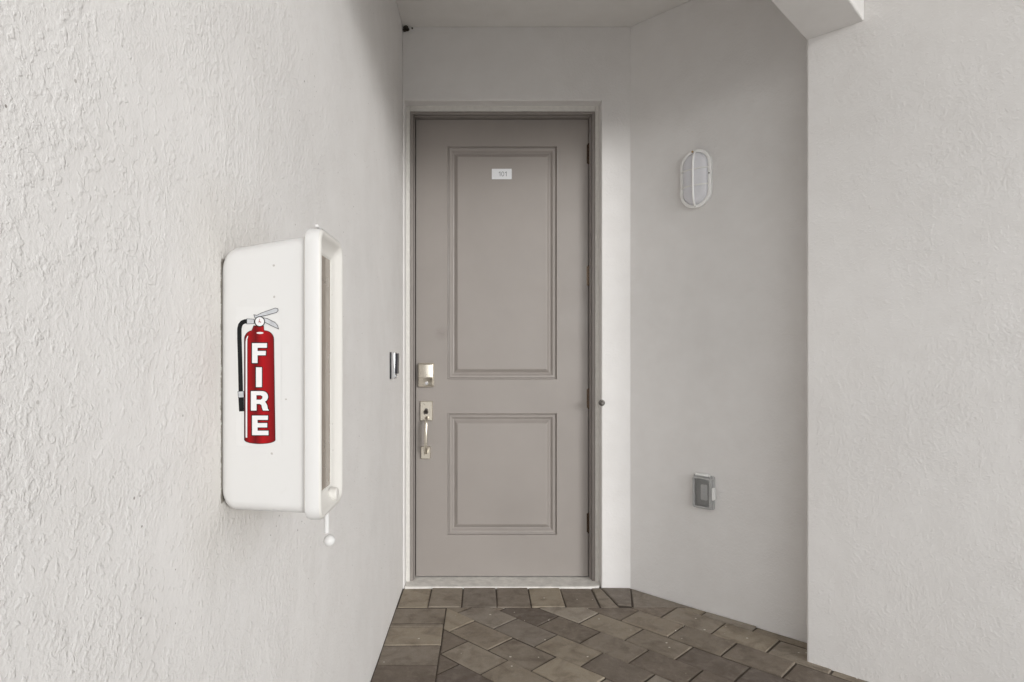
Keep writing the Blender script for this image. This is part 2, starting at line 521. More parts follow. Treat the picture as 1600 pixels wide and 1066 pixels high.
OX0, OX1, OZ = -0.403, 0.606, 2.494       # door opening
XD = VD - YB                              # where the angled wall starts
bm = bmesh.new()
prof = [(XL + 0.001, -0.06), (OX0, -0.06), (OX0, OZ), (OX1, OZ), (OX1, -0.06), (XD + 0.25, -0.06), (XD + 0.25, ZT), (XL + 0.001, ZT)]
a = [bm.verts.new((x, YB, z)) for x, z in prof]; b = [bm.verts.new((x, YB + 0.30, z)) for x, z in prof]
n = len(prof)
for i in range(n): bm.faces.new((a[i], a[(i + 1) % n], b[(i + 1) % n], b[i]))
bm.faces.new(a); bm.faces.new(b)
bmesh.ops.recalc_face_normals(bm, faces=bm.faces[:])
arris(bm, lambda p, q: abs(p.y - YB) < 1e-5 and abs(q.y - YB) < 1e-5 and all(OX0 - 1e-4 <= t.x <= OX1 + 1e-4 and t.z <= OZ + 1e-4 for t in (p, q)) and not (abs(p.z + .06) < 1e-5 and abs(q.z + .06) < 1e-5))
tag(link('stucco_wall', bm, M['stucco_back']), 'grey stucco wall around and above the entry door', 'wall')

# angled wall: from the back wall out to behind the pillar
bm = bmesh.new()
E1 = (1.60, VD - 1.60)
prism(bm, [(XD, YB - 0.0005), E1, (E1[0] + 0.2, E1[1] + 0.2), (XD + 0.2, YB + 0.2 - 0.0005)], -0.06, ZT)
tag(link('stucco_wall', bm, M['stucco_back']), 'smooth angled grey wall right of the door with lamp and outlet', 'wall')

# pillar wall, proud of the angled wall
st = (VD - VP) / 2 - 0.001
PW = 9.0  # run out of view lengthened to block light from the right
bm = bmesh.new()
prism(bm, [(PX, PY), (PX + PW, PY - PW), (PX + PW + st, PY - PW + st), (PX + st, PY + st)], -0.06, ZT)
arris(bm, lambda p, q: abs(p.x - PX) < 1e-4 and abs(q.x - PX) < 1e-4, 0.008)
tag(link('stucco_wall', bm, M['stucco_right']), 'pale stucco wall projecting at the far right below the beam', 'wall')

# beam across the mouth of the entry
bm = bmesh.new()
s = PX - XL
e1 = (PX + BW * R2, PY - BW * R2)
prism(bm, [(PX - 0.0006, PY - 0.0006), (XL + 0.001, PY - s + 0.001), (XL + 0.001, e1[1] - (e1[0] - XL) + 0.001), (e1[0] - 0.0006, e1[1] - 0.0006)], ZB, ZT - 0.02)
arris(bm, lambda p, q: abs(p.z - ZB) < 1e-5 and abs(q.z - ZB) < 1e-5 and abs((p - q).x - (p - q).y) < 1e-3, 0.006)
tag(link('header_beam', bm, M['stucco_right']), 'stucco header beam meeting the right wall at the ceiling', 'beam')

# ceiling of the entry
bm = bmesh.new()
prism(bm, [(XL + 0.001, YB - 0.001), (XL + 0.001, PY - s), (PX - 0.002, PY - 0.002), (PX + st, PY + st), (XD - 0.002, YB - 0.002)], ZC, ZT - 0.04)
o = link('ceiling', bm, M['ceiling']); o['kind'] = 'structure'
# unseen roof deck over everything, its eave placed to shade the entry
bm = bmesh.new()
RE = 1.60                                 # the eave runs along y - x = -RE, parallel to the mouth of the entry
prism(bm, [(XL - 0.25, 3.6), (XL - 0.25, XL - 0.25 - RE), (9.0, 9.0 - RE), (9.0, 3.6)], ZT + 0.002, ZT + 0.16)
o = link('unseen_shade_roof', bm, M['ceiling']); o['kind'] = 'structure'
bm = bmesh.new()
prism(bm, [(XL + 0.001, XL + 0.846 - 0.003), (XL + 0.001, XL - RE), (2.62, 1.018), (1.396, 2.242 - 0.003)], 2.80, ZT)
o = link('unseen_shade_ceiling', bm, M['ceiling']); o['kind'] = 'structure'  # unseen ceiling added to hold back light from the high sky

# ------------------------------------------------------------------ entry door
door = empty('entry_door', (0.1, YD, 0.0))
tag(door, 'tall taupe two-panel entry door with nickel lock and handle', 'door')
DX0, DX1, DZ0, DZ1 = -0.358, 0.560, 0.012, 2.446

def panel_rings(x0, x1, z0, z1):
    P = [(0.0, 0.0), (0.0028, -0.0110), (0.0070, -0.0125), (0.0105, -0.0060), (0.0200, -0.0066), (0.0255, -0.0110), (0.0300, -0.0168), (0.0345, -0.0185),
         (0.0370, -0.0180), (0.0530, -0.0036), (0.0570, -0.0022)]
    out = []
    for ins, dep in P:
        out.append([(x0 + ins, YD - dep, z0 + ins), (x1 - ins, YD - dep, z0 + ins), (x1 - ins, YD - dep, z1 - ins), (x0 + ins, YD - dep, z1 - ins)])
    return out
panels = [(-0.191, 0.393, 1.060, 2.303), (-0.191, 0.393, 0.231, 0.879)]
bm = bmesh.new()
def quad(bm, *p): bm.faces.new([bm.verts.new(q) for q in p])
xs = [DX0, -0.191, 0.393, DX1]; zs = [DZ0, 0.231, 0.879, 1.060, 2.303, DZ1]
for i in range(3):
    for j in range(5):
        if i == 1 and j in (1, 3): continue
        quad(bm, (xs[i], YD, zs[j]), (xs[i + 1], YD, zs[j]), (xs[i + 1], YD, zs[j + 1]), (xs[i], YD, zs[j + 1]))
# edges and back of the leaf
quad(bm, (DX0, YD + .045, DZ0), (DX0, YD, DZ0), (DX0, YD, DZ1), (DX0, YD + .045, DZ1))
quad(bm, (DX1, YD, DZ0), (DX1, YD + .045, DZ0), (DX1, YD + .045, DZ1), (DX1, YD, DZ1))
quad(bm, (DX0, YD, DZ1), (DX1, YD, DZ1), (DX1, YD + .045, DZ1), (DX0, YD + .045, DZ1))
quad(bm, (DX0, YD + .045, DZ0), (DX1, YD + .045, DZ0), (DX1, YD, DZ0), (DX0, YD, DZ0))
quad(bm, (DX1, YD + .045, DZ0), (DX0, YD + .045, DZ0), (DX0, YD + .045, DZ1), (DX1, YD + .045, DZ1))
bmesh.ops.remove_doubles(bm, verts=bm.verts[:], dist=1e-5)
leaf = part('door_leaf', bm, M['door'], door)
for p_ in panels:
    bm = bmesh.new()
    loft(bm, panel_rings(*p_), False, True)
    bmesh.ops.recalc_face_normals(bm, faces=bm.faces[:])
    pn = link('door_panel', bm, M['door']); pn.parent = leaf

# frame: two stepped members each side and above
YF = 3.205
def jamb(bm, x0, x1, y0, y1, z0, z1): box(bm, x0, x1, y0, y1, z0, z1, 0.0022, 2)
FX0, FX1, FZ = -0.3835, 0.5865, 2.4665
bm = bmesh.new()
jamb(bm, FX0, FX0 + 0.0155, YF, 3.32, 0.004, FZ)
part('frame_jamb', bm, M['frame'], door)
bm = bmesh.new(); jamb(bm, FX1 - 0.0155, FX1, YF, 3.32, 0.004, FZ)
part('frame_jamb', bm, M['frame'], door)
bm = bmesh.new(); jamb(bm, FX0 + 0.016, FX1 - 0.016, YF, 3.32, FZ - 0.0125, FZ)
part('frame_head', bm, M['frame'], door)
bm = bmesh.new()
jamb(bm, FX0 + 0.0157, FX0 + 0.0210, YF + 0.022, 3.318, 0.004, FZ - 0.013)
part('frame_rebate', bm, M['frame'], door)
bm = bmesh.new()
jamb(bm, FX1 - 0.0235, FX1 - 0.0157, YF + 0.022, 3.318, 0.004, FZ - 0.013)
part('frame_rebate', bm, M['frame'], door)
bm = bmesh.new()
jamb(bm, FX0 + 0.0212, FX1 - 0.0237, YF + 0.022, 3.318, FZ - 0.0178, FZ - 0.013)
part('frame_rebate', bm, M['frame'], door)
bm = bmesh.new()
box(bm, OX0 - 0.02, OX1 + 0.02, 3.325, 3.345, -0.05, OZ + 0.02)  # added black sheet closing the opening, keeps light out of the gaps
part('light_block', bm, M['gap'], door)

# pale stop bead between stucco and frame
for x0, x1, z0, z1 in ((OX0 - 0.002, FX0 - 0.0006, 0.004, OZ + 0.002), (FX1 + 0.0006, OX1 + 0.002, 0.004, OZ + 0.002), (FX0, FX1, FZ + 0.0006, OZ + 0.002)):
    bm = bmesh.new(); box(bm, x0, x1, YF - 0.006, 3.31, z0, z1, 0.002)
    part('stop_bead', bm, M['trim'], door)

# sill
bm = bmesh.new()
pts = [(OX0 + 0.002, YB - 0.006), (0.560, YB - 0.006), (0.592, YB + 0.004), (0.603, YB + 0.03), (0.603, 3.324), (OX0 + 0.002, 3.324)]
prism(bm, pts, -0.05, 0.006)
arris(bm, lambda p, q: p.z > 0 and q.z > 0 and p.y < YB + 0.05 and q.y < YB + 0.05, 0.005)
part('concrete_sill', bm, M['concrete'], door)

# hinges on the right edge
for z in (2.262, 1.613, 0.958, 0.296):
    hz = empty('hinge', (0, 0, 0)); hz.parent = door; hz.matrix_parent_inverse = Matrix.Translation(-door.location)
    xh, yh = 0.5625, YD - 0.006
    bm = bmesh.new()
    for k in range(5):
        z0 = z - 0.050 + k * 0.020
        tube(bm, [(xh, yh, z0 + 0.0004), (xh, yh, z0 + 0.0022), (xh, yh, z0 + 0.0178), (xh, yh, z0 + 0.0196)], [0.0048, 0.0066, 0.0066, 0.0048], 14)
    tube(bm, [(xh, yh, z + 0.050), (xh, yh, z + 0.054), (xh, yh, z + 0.056)], [0.0066, 0.0058, 0.002], 12)
    tube(bm, [(xh, yh, z - 0.050), (xh, yh, z - 0.054), (xh, yh, z - 0.056)], [0.0066, 0.0058, 0.002], 12)
    o = link('knuckle', bm, M['bronze'], None, True, 40); o.parent = hz
    bm = bmesh.new(); box(bm, xh - 0.010, xh - 0.0045, YD - 0.0022, YD + 0.01, z - 0.05, z + 0.05, 0.0008, 1)
    o = link('hinge_leaf', bm, M['bronze']); o.parent = hz

# keypad deadbolt
xk, zk = -0.303, 1.084
kp = empty('keypad_lock', (0, 0, 0)); kp.parent = door; kp.matrix_parent_inverse = Matrix.Translation(-door.location)
def rr_loft(name, cx, cz, secs, mat, parent, n=5, cap=True):
    """secs: (depth in front of the door, half width, half height, radius)"""
    bm = bmesh.new(); rings = []
    for d, hw, hh, r in secs:
        rings.append([(cx + a_, YD - d, cz + b_) for a_, b_ in rrect(hw, hh, r, n)])
    loft(bm, rings, False, cap)
    bmesh.ops.recalc_face_normals(bm, faces=bm.faces[:])
    o = link(name, bm, mat, None, True, 30); o.parent = parent
    return o
rr_loft('back_plate', xk, zk, [(0, .042, .064, .006), (.018, .0415, .0635, .006), (.0215, .039, .061, .006)], M['nickel'], kp)
# cover that stands out on top and slopes back towards the keyhole
bm = bmesh.new()
prof = [(zk + 0.060, 0.0215), (zk + 0.060, 0.030), (zk + 0.056, 0.034), (zk - 0.012, 0.037), (zk - 0.018, 0.0345), (zk - 0.040, 0.027), (zk - 0.060, 0.024), (zk - 0.060, 0.0215)]
A_ = [(xk - 0.036, YD - d, z) for z, d in prof]; B_ = [(xk + 0.036, YD - d, z) for z, d in prof]
loft(bm, [A_, B_], True, True)
bmesh.ops.recalc_face_normals(bm, faces=bm.faces[:])
bmesh.ops.bevel(bm, geom=bm.edges[:], offset=0.0016, segments=2, affect='EDGES', profile=0.5)
o = link('keypad_cover', bm, M['nickel'], None, True, 35); o.parent = kp
bm = bmesh.new(); tube(bm, [(xk + 0.004, YD - 0.024, zk - 0.042), (xk + 0.004, YD - 0.031, zk - 0.042)], 0.0085, 20)
o = link('key_cylinder', bm, M['chrome'], None, True, 40); o.parent = kp

# handle set: latch plate, grip, lower foot
hs_ = empty('handle_set', (0, 0, 0)); hs_.parent = door; hs_.matrix_parent_inverse = Matrix.Translation(-door.location)
xp, zp = -0.302, 0.893
rr_loft('latch_plate', xp, zp, [(0, .0335, .052, .003), (.010, .0333, .0518, .003), (.013, .031, .0495, .003)], M['nickel'], hs_)
bm = bmesh.new(); tube(bm, [(xp, YD - 0.011, zp + 0.006), (xp, YD - 0.020, zp + 0.006)], 0.0085, 20)
o = link('latch_boss', bm, M['dark_metal'], None, True, 40); o.parent = hs_
bm = bmesh.new()
rings = []
for yq, zq, hw, th in ((YD - .014, zp + .004, .008, .004), (YD - .030, zp + .002, .009, .0035), (YD - .042, zp - .004, .012, .0025), (YD - .050, zp - .012, .010, .002)):
    rings.append([(xp - hw, yq, zq - th), (xp + hw, yq, zq - th), (xp + hw, yq, zq + th), (xp - hw, yq, zq + th)])
loft(bm, rings, True, True); bmesh.ops.recalc_face_normals(bm, faces=bm.faces[:])
o = link('thumb_latch', bm, M['dark_metal'], None, True, 40); o.parent = hs_
zf = 0.671
rr_loft('handle_foot', xp - 0.004, zf, [(0, .0255, .0325, .003), (.012, .0253, .0323, .003), (.015, .023, .030, .003)], M['nickel'], hs_)
bm = bmesh.new(); rings = []
path = [(YD - .010, zp - .034), (YD - .034, zp - .036), (YD - .050, zp - .046), (YD - .056, zp - .070), (YD - .058, zp - .110), (YD - .056, zf + .040), (YD - .050, zf + .012), (YD - .034, zf + .002), (YD - .012, zf)]
for i, (yq, zq) in enumerate(path):
    p0, p1 = path[max(i - 1, 0)], path[min(i + 1, len(path) - 1)]
    d = Vector((p1[0] - p0[0], p1[1] - p0[1])).normalized(); nrm = Vector((-d.y, d.x))
    hw, th = 0.0085, 0.0065
    cxh = xp + 0.004 - 0.006 * i / 8
    ring = []
    for k in range(12):
        a_ = 2 * math.pi * k / 12
        ca, sa = math.cos(a_), math.sin(a_)
        sx = abs(ca) ** 0.6 * (1 if ca >= 0 else -1); sy = abs(sa) ** 0.6 * (1 if sa >= 0 else -1)
        ring.append((cxh + sx * hw, yq + nrm.x * sy * th, zq + nrm.y * sy * th))
    rings.append(ring)
loft(bm, rings, True, True); bmesh.ops.recalc_face_normals(bm, faces=bm.faces[:])
o = link('grip', bm, M['nickel'], None, True, 50); o.parent = hs_

# number plate
num = empty('number_plate', (0.099, YD - 0.002, 2.156))
tag(num, 'small white plate reading 101 on the upper door panel', 'sign')
rr = rrect(0.053, 0.0275, 0.0025, 3)
YN = YD + 0.0022
bm = bmesh.new()
loft(bm, [[(0.099 + a_, YN, 2.156 + b_) for a_, b_ in rr], [(0.099 + a_, YN - 0.003, 2.156 + b_) for a_, b_ in rr]], False, True)
bmesh.ops.recalc_face_normals(bm, faces=bm.faces[:])
part('plate', bm, plain('white_print_plate', (0.82, 0.83, 0.85), 0.35, var=0.02), num)
M['ink_grey'] = plain('grey_ink', (0.22, 0.23, 0.25), 0.5)
def bar2(bm, pts, wd, y):
    for (x0, z0), (x1, z1) in zip(pts, pts[1:]):
        d = Vector((x1 - x0, z1 - z0)).normalized(); nn = Vector((-d.y, d.x)) * wd / 2
        quad(bm, (x0 - nn.x, y, z0 - nn.y), (x1 - nn.x, y, z1 - nn.y), (x1 + nn.x, y, z1 + nn.y), (x0 + nn.x, y, z0 + nn.y))
yt = YN - 0.0034
hd = 0.0125
for k, ch in enumerate('101'):
    xc = 0.104 + (k - 1) * 0.0165
    bm = bmesh.new()
    if ch == '1':
        bm.faces.new([bm.verts.new((xc + x, yt, 2.156 + z)) for x, z in ((0.0012, -hd), (0.0042, -hd), (0.0042, hd), (0.0012, hd), (-0.0045, hd - 0.0055), (-0.0045, hd - 0.0088), (0.0012, hd - 0.0045))])
    else:
        o1 = [(xc + 0.0078 * math.cos(t), yt, 2.156 + (hd + .0004) * math.sin(t)) for t in [2 * math.pi * i / 28 for i in range(28)]]
        o2 = [(xc + 0.0051 * math.cos(t), yt, 2.156 + (hd - .0025) * math.sin(t)) for t in [2 * math.pi * i / 28 for i in range(28)]]
        loft(bm, [o1, o2])
    part('digit', bm, M['ink_grey'], num)

# bumper on the edge of the opening
ds = empty('door_bumper', (0.606, YB, 0.946))
tag(ds, 'small dark metal bumper on the wall edge right of door', 'door stop')
bm = bmesh.new(); tube(bm, [(0.607, YB + 0.003, 0.946), (0.607, YB - 0.004, 0.946), (0.607, YB - 0.006, 0.946)], [0.016, 0.016, 0.012], 20)
part('base_disc', bm, M['dark_metal'], ds, True, 40)
bm = bmesh.new(); tube(bm, [(0.607, YB - 0.005, 0.946), (0.606, YB - 0.020, 0.946), (0.605, YB - 0.024, 0.946), (0.605, YB - 0.034, 0.946), (0.605, YB - 0.038, 0.946)], [0.006, 0.0065, 0.011, 0.011, 0.007], 18)
part('tip', bm, M['dark_metal'], ds, True, 40)

# ------------------------------------------------------------------ fire cabinet
cab = empty('fire_extinguisher_cabinet', (XL, 1.02, 0.94))
tag(cab, 'white plastic fire extinguisher cabinet with red FIRE decal on left wall', 'fire cabinet')
def cring(x, y0, y1, z0, z1, r, n=6):
    cy, cz = (y0 + y1) / 2, (z0 + z1) / 2
    return [(x, cy + a_, cz + b_) for a_, b_ in rrect((y1 - y0) / 2, (z1 - z0) / 2, r, n)]
XFb = -0.2775     # back of the door frame
Y0w, Y1w, Z0w, Z1w = 0.962, 1.082, 0.944, 1.358
Y0f, Y1f, Z0f, Z1f = 0.950, 1.086, 0.9405, 1.378
secs = [(XL + 0.0005, 0.022), (XL + 0.002, 0.014), (XL + 0.006, 0.007), (XL + 0.012, 0.0025), (XL + 0.020, 0.0), (XFb + 0.002, 0.0)]
rings = []
for x, ins in secs:
    t = (x - XL) / (XFb - XL)
    y0, y1 = Y0w + (Y0f - Y0w) * t + ins * 0.2, Y1w + (Y1f - Y1w) * t - ins * 0.2
    z0, z1 = Z0w + (Z0f - Z0w) * t + ins, Z1w + (Z1f - Z1w) * t - ins
    rings.append(cring(x, y0, y1, z0, z1, 0.018))
bm = bmesh.new(); loft(bm, rings, True, False)
bmesh.ops.recalc_face_normals(bm, faces=bm.faces[:])
body = part('cabinet_body', bm, M['white_plastic'], cab, True, 50)

A0, A1, B0, B1 = 0.9375, 1.0915, 0.9325, 1.3885
XFf = -0.2495
def fr(x, ins, r): return cring(x, A0 + ins, A1 - ins, B0 + ins, B1 - ins, r, 8)
rings = [fr(XFb - 0.001, 0.0125, .016), fr(XFb + 0.001, 0.006, .018), fr(XFb + 0.004, 0.002, .022), fr(XFb + 0.009, 0.0, .024), fr(XFf - 0.006, 0.0, .024), fr(XFf - 0.002, 0.0015, .023), fr(XFf, 0.0050, .020),
         fr(XFf - 0.0004, 0.0085, .017), fr(XFf - 0.004, 0.0125, .014), fr(XFf - 0.010, 0.020, .010), fr(XFf - 0.0135, 0.030, .006), fr(XFf - 0.0145, 0.0345, .004), fr(XFf - 0.0185, 0.036, .004)]
bm = bmesh.new(); loft(bm, rings)
bmesh.ops.recalc_face_normals(bm, faces=bm.faces[:])
frm = part('cabinet_door_frame', bm, M['cream_plastic'], cab, True, 60)
# the skirt facing out is whiter than the inside of the frame
bm = bmesh.new(); loft(bm, [fr(XFb + 0.0035, 0.0012, .0225), fr(XFb + 0.009, -0.0006, .0246), fr(XFf - 0.0062, -0.0006, .0246), fr(XFf - 0.003, 0.0004, .0236)])
bmesh.ops.recalc_face_normals(bm, faces=bm.faces[:])
part('frame_skirt', bm, M['white_plastic'], cab, True, 60)
bm = bmesh.new()
box(bm, XFf - 0.0172, XFf - 0.0152, A0 + 0.033, A1 - 0.033, B0 + 0.033, B1 - 0.033)
part('window_pane', bm, M['pane'], cab)
# small clip on the top, lock boss and breaker bar with its ball below
bm = bmesh.new(); box(bm, XFf - 0.010, XFf - 0.0045, 0.942, 1.000, B1 - 0.001, B1 + 0.0032, 0.001, 2)
part('top_clip', bm, M['white_plastic'], cab)
bm = bmesh.new(); tube(bm, [(XFf - 0.012, 1.044, 0.953), (XFf - 0.001, 1.044, 0.953), (XFf + 0.001, 1.044, 0.953)], [0.011, 0.011, 0.009], 24)
part('lock_boss', bm, M['cream_plastic'], cab, True, 40)
bm = bmesh.new(); tube(bm, [(-0.2575, 1.005, 0.940), (-0.2575, 1.005, 0.898)], 0.0042, 14)
part('breaker_rod', bm, M['white_plastic'], cab, True, 40)
bm = bmesh.new()
bmesh.ops.create_uvsphere(bm, u_segments=24, v_segments=14, radius=0.0095, matrix=Matrix.Translation((-0.2515, 1.0, 0.8868)))
part('breaker_ball', bm, M['white_plastic'], cab, True)

# ------------------------------------------------------------------ FIRE decal, flat print on the cabinet side
SN = Vector((-(Y0w - Y0f), -(XFb - XL), 0)).normalized()      # normal of the drafted side
SP = Vector((XL, Y0w, 1.15))
dec = empty('fire_decal', (0, 0, 0)); dec.parent = cab; dec.matrix_parent_inverse = Matrix.Translation(-cab.location)
dec['label'] = 'red extinguisher decal with the word FIRE in white'
def dpt(zx, zy, layer):
    return pix(350 + zx / 4.445, 470 + zy / 4.445, SP + SN * (0.0005 + 0.00022 * layer), SN)
def dpoly(name, pts, layer, mat):
    bm = bmesh.new()
    f = bm.faces.new([bm.verts.new(dpt(x, y_, layer)) for x, y_ in pts])
    bm.normal_update()
    if f.normal.dot(SN) < 0: bmesh.ops.reverse_faces(bm, faces=[f])
    bmesh.ops.triangulate(bm, faces=bm.faces[:])
    o = link(name, bm, mat); o.parent = dec
    return o
def offset(pts, d):
    """grow a polygon (image coordinates) by d"""
    n = len(pts); ar = sum(pts[i][0] * pts[(i + 1) % n][1] - pts[(i + 1) % n][0] * pts[i][1] for i in range(n))
    sg = 1 if ar > 0 else -1
    out = []
    for i in range(n):
        p0, p1, p2 = Vector(pts[i - 1]), Vector(pts[i]), Vector(pts[(i + 1) % n])
        a_, b_ = (p1 - p0).normalized(), (p2 - p1).normalized()
        na, nb = Vector((a_.y, -a_.x)) * sg, Vector((b_.y, -b_.x)) * sg
        m = (na + nb); k = m.length_squared
        m = m * (2 / k) if k > 0.4 else na
        out.append(tuple(p1 + m * d))
    return out
def arc(cx, cy, rx, ry, a0, a1, n):
    return [(cx + rx * math.cos(R(a0 + (a1 - a0) * i / n)), cy + ry * math.sin(R(a0 + (a1 - a0) * i / n))) for i in range(n + 1)]
def thick(path, wd):
    L_, R_ = [], []
    for i, p in enumerate(path):
        a_ = Vector(path[max(i - 1, 0)]); b_ = Vector(path[min(i + 1, len(path) - 1)])
        d = (b_ - a_).normalized(); nn = Vector((-d.y, d.x)) * wd / 2
        L_.append(tuple(Vector(p) + nn)); R_.append(tuple(Vector(p) - nn))
    return L_ + R_[::-1]

M['vinyl'] = plain('decal_vinyl', (0.722, 0.714, 0.702), 0.32, var=0.01)
M['ink_black'] = plain('black_ink', (0.010, 0.010, 0.011), 0.5, spec=0.2)
M['ink_white'] = plain('white_ink', (0.80, 0.79, 0.79), 0.35, var=0.02)
M['ink_silver'] = plain('silver_ink', (0.52, 0.53, 0.55), 0.35, var=0.15, scale=120)
def red_ink():
    n = N('red_ink')
    s = n.add('SeparateXYZ'); n.link(n.pos(), s.inputs[0])
    t = n.math('DIVIDE', n.math('SUBTRACT', s.outputs[0], -0.373), 0.050)
    c = n.ramp(t, [(0.0, (0.10, 0.001, 0.003)), (0.14, (0.33, 0.002, 0.005)), (0.34, (0.13, 0.001, 0.003)), (0.58, (0.40, 0.002, 0.006)), (0.80, (0.28, 0.002, 0.005)), (1.0, (0.11, 0.001, 0.003))])
    n.link(c, n.b.inputs['Base Color']); n.b.inputs['Roughness'].default_value = 0.45; n.b.inputs['Specular IOR Level'].default_value = 0.25
    return n.m
M['ink_red'] = red_ink()

dpoly('vinyl_backing', [(80, 42), (394, 38), (398, 1008), (82, 1010)], 0, M['vinyl'])
hose_path = [(170, 143), (145, 144), (126, 152), (113, 168), (107, 195), (107, 260), (112, 420), (117, 640)]
dpoly('hose', thick(hose_path, 31), 1, M['ink_black'])
dpoly('nozzle', [(99, 665), (138, 665), (139, 768), (105, 770)], 1.5, M['ink_black'])
cl = [(98, 632), (135, 630), (137, 670), (101, 672)]
dpoly('clamp_outline', offset(cl, 3), 2, M['ink_black']); dpoly('hose_clamp', cl, 3, M['ink_silver'])
cp = [(160, 127), (208, 130), (208, 158), (160, 160)]
dpoly('coupling_outline', offset(cp, 3), 2, M['ink_black']); dpoly('coupling', cp, 3, M['ink_silver'])
bodyp = [(143, 965)] + [(143, 272)] + arc(203, 268, 60, 60, 180, 262, 8) + [(207, 176), (273, 176), (276, 208)] + arc(284, 268, 60, 58, 282, 360, 8) + [(354, 966)] + arc(249, 966, 105, 26, 0, 180, 14)[1:-1]
dpoly('bottle_outline', offset(bodyp, 3.5), 1.8, M['ink_black']); dpoly('bottle', bodyp, 3.2, M['ink_red'])
dpoly('bottle_shine', [(150, 950), (150, 285)] + [(154, 262), (163, 245), (168, 245), (162, 268), (161, 290), (161, 952)], 4.4, M['ink_white'])
dpoly('shoulder_shine', arc(250, 224, 24, 7, 0, 360, 18)[:-1], 4.4, M['ink_white'])
l1 = [(210, 100), (228, 104), (262, 86), (356, 53), (372, 57), (374, 68), (364, 80), (300, 98), (255, 108), (216, 118)]
dpoly('lever_outline', offset(l1, 3.5), 4.6, M['ink_black']); dpoly('lever', l1, 5.4, M['ink_silver'])
l2 = [(278, 122), (300, 126), (352, 152), (370, 172), (376, 193), (330, 172), (284, 148)]
dpoly('lever_outline', offset(l2, 3.5), 4.6, M['ink_black']); dpoly('lever', l2, 5.4, M['ink_silver'])
dpoly('gauge_outline', arc(248, 145, 37, 37, 0, 360, 28)[:-1], 6.2, M['ink_black'])
dpoly('gauge', arc(248, 145, 31, 31, 0, 360, 28)[:-1], 7.0, M['ink_white'])
dpoly('gauge_needle', [(240, 152), (246, 126), (249, 126), (246, 140), (258, 150), (255, 153), (245, 146), (243, 153)], 7.8, M['ink_red'])
Fp = [(195, 295), (299, 295), (298, 327), (233, 327), (233, 349), (291, 349), (290, 379), (233, 379), (233, 433), (195, 433)]
Ip = [(222, 463), (263, 463), (263, 600), (222, 600)]
Ep = [(195, 798), (306, 798), (305, 828), (233, 828), (233, 850), (300, 850), (300, 880), (233, 880), (233, 903), (309, 903), (309, 934), (195, 934)]
Rout = [(187, 628), (262, 628)] + arc(266, 667, 40, 39, -80, 62, 9) + [(292, 712), (300, 726), (304, 750), (313, 763), (271, 763), (264, 745), (260, 724), (248, 717), (226, 717), (226, 763), (187, 763)]
Rhole = [(226, 657), (254, 657), (266, 664), (266, 678), (254, 687), (226, 687)]
for nm, pl in (('F', Fp), ('I', Ip), ('E', Ep), ('R', Rout)):
    dpoly('letter_outline', offset(pl, 5.5), 5.0, M['ink_black'])
    dpoly('letter', pl, 6.2, M['ink_white'])
dpoly('letter_outline', offset(Rhole, 0.5), 7.2, M['ink_black'])
dpoly('letter_counter', offset(Rhole, -4.5), 8.2, M['ink_red'])

# ------------------------------------------------------------------ doorbell on the left wall
db = empty('doorbell', (XL, 2.72, 1.085))
tag(db, 'slim silver and black doorbell on the left wall beside door', 'doorbell')
bm = bmesh.new(); box(bm, XL + 0.0005, XL + 0.0065, 2.694, 2.748, 1.084, 1.203, 0.002, 2)
part('mounting_plate', bm, M['black_gloss'], db)
bm = bmesh.new(); box(bm, XL + 0.0068, XL + 0.0245, 2.696, 2.746, 1.085, 1.202, 0.003, 3)
part('housing', bm, M['chrome'], db, True, 40)
bm = bmesh.new(); box(bm, XL + 0.0247, XL + 0.0345, 2.6965, 2.7455, 1.1075, 1.198, 0.0015, 2)
part('camera_face', bm, M['black_matt'], db)
bm = bmesh.new(); tube(bm, [(XL + 0.0245, 2.721, 1.096), (XL + 0.0305, 2.721, 1.096)], 0.008, 18)
part('button', bm, M['chrome'], db, True, 40)

# ------------------------------------------------------------------ things on the angled wall
U = Vector((R2, -R2, 0)); NN = Vector((-R2, -R2, 0)); ZZ = Vector((0, 0, 1))
def at_wall(px, py):
    return pix(px, py, Vector((XD, YB, 0)), NN)
def stadium(hw, hh, n=14):
    out = []
    for cy, a0 in ((hh - hw, 0), (-(hh - hw), 180)):
        for k in range(n + 1):
            a_ = R(a0 + 180 * k / n); out.append((hw * math.cos(a_), cy + hw * math.sin(a_)))
    return out
C = at_wall(1090, 281)
DK = [0.72]
L = lambda u, z, d: C + U * u + ZZ * z + NN * (d * DK[0])
lamp = empty('bulkhead_lamp', tuple(C - ZZ * 0.135))
tag(lamp, 'white oval caged bulkhead lamp on the angled wall', 'wall lamp')
def slo(name, secs, mat, cap=False):
    bm = bmesh.new()
    loft(bm, [[L(a_, b_, d) for a_, b_ in stadium(hw, hh)] for hw, hh, d in secs], False, cap)
    bmesh.ops.recalc_face_normals(bm, faces=bm.faces[:])
    return part(name, bm, mat, lamp, True, 50)
HW, HH = 0.076, 0.138
slo('base', [(HW - 0.004, HH - 0.004, 0.0005), (HW - 0.004, HH - 0.004, 0.026)], M['white_enamel'], True)
slo('guard_ring', [(HW - 0.003, HH - 0.003, 0.018), (HW, HH, 0.022), (HW, HH, 0.032), (HW - 0.003, HH - 0.003, 0.037), (HW - 0.010, HH - 0.010, 0.0385), (HW - 0.015, HH - 0.015, 0.035), (HW - 0.0155, HH - 0.0155, 0.027)], M['white_enamel'])
slo('glass', [(HW - 0.016, HH - 0.016, 0.027), (HW - 0.018, HH - 0.018, 0.040), (HW - 0.024, HH - 0.024, 0.050), (HW - 0.034, HH - 0.034, 0.057), (HW - 0.050, HH - 0.050, 0.060)], M['frosted'], True)
bm = bmesh.new()
pts = []
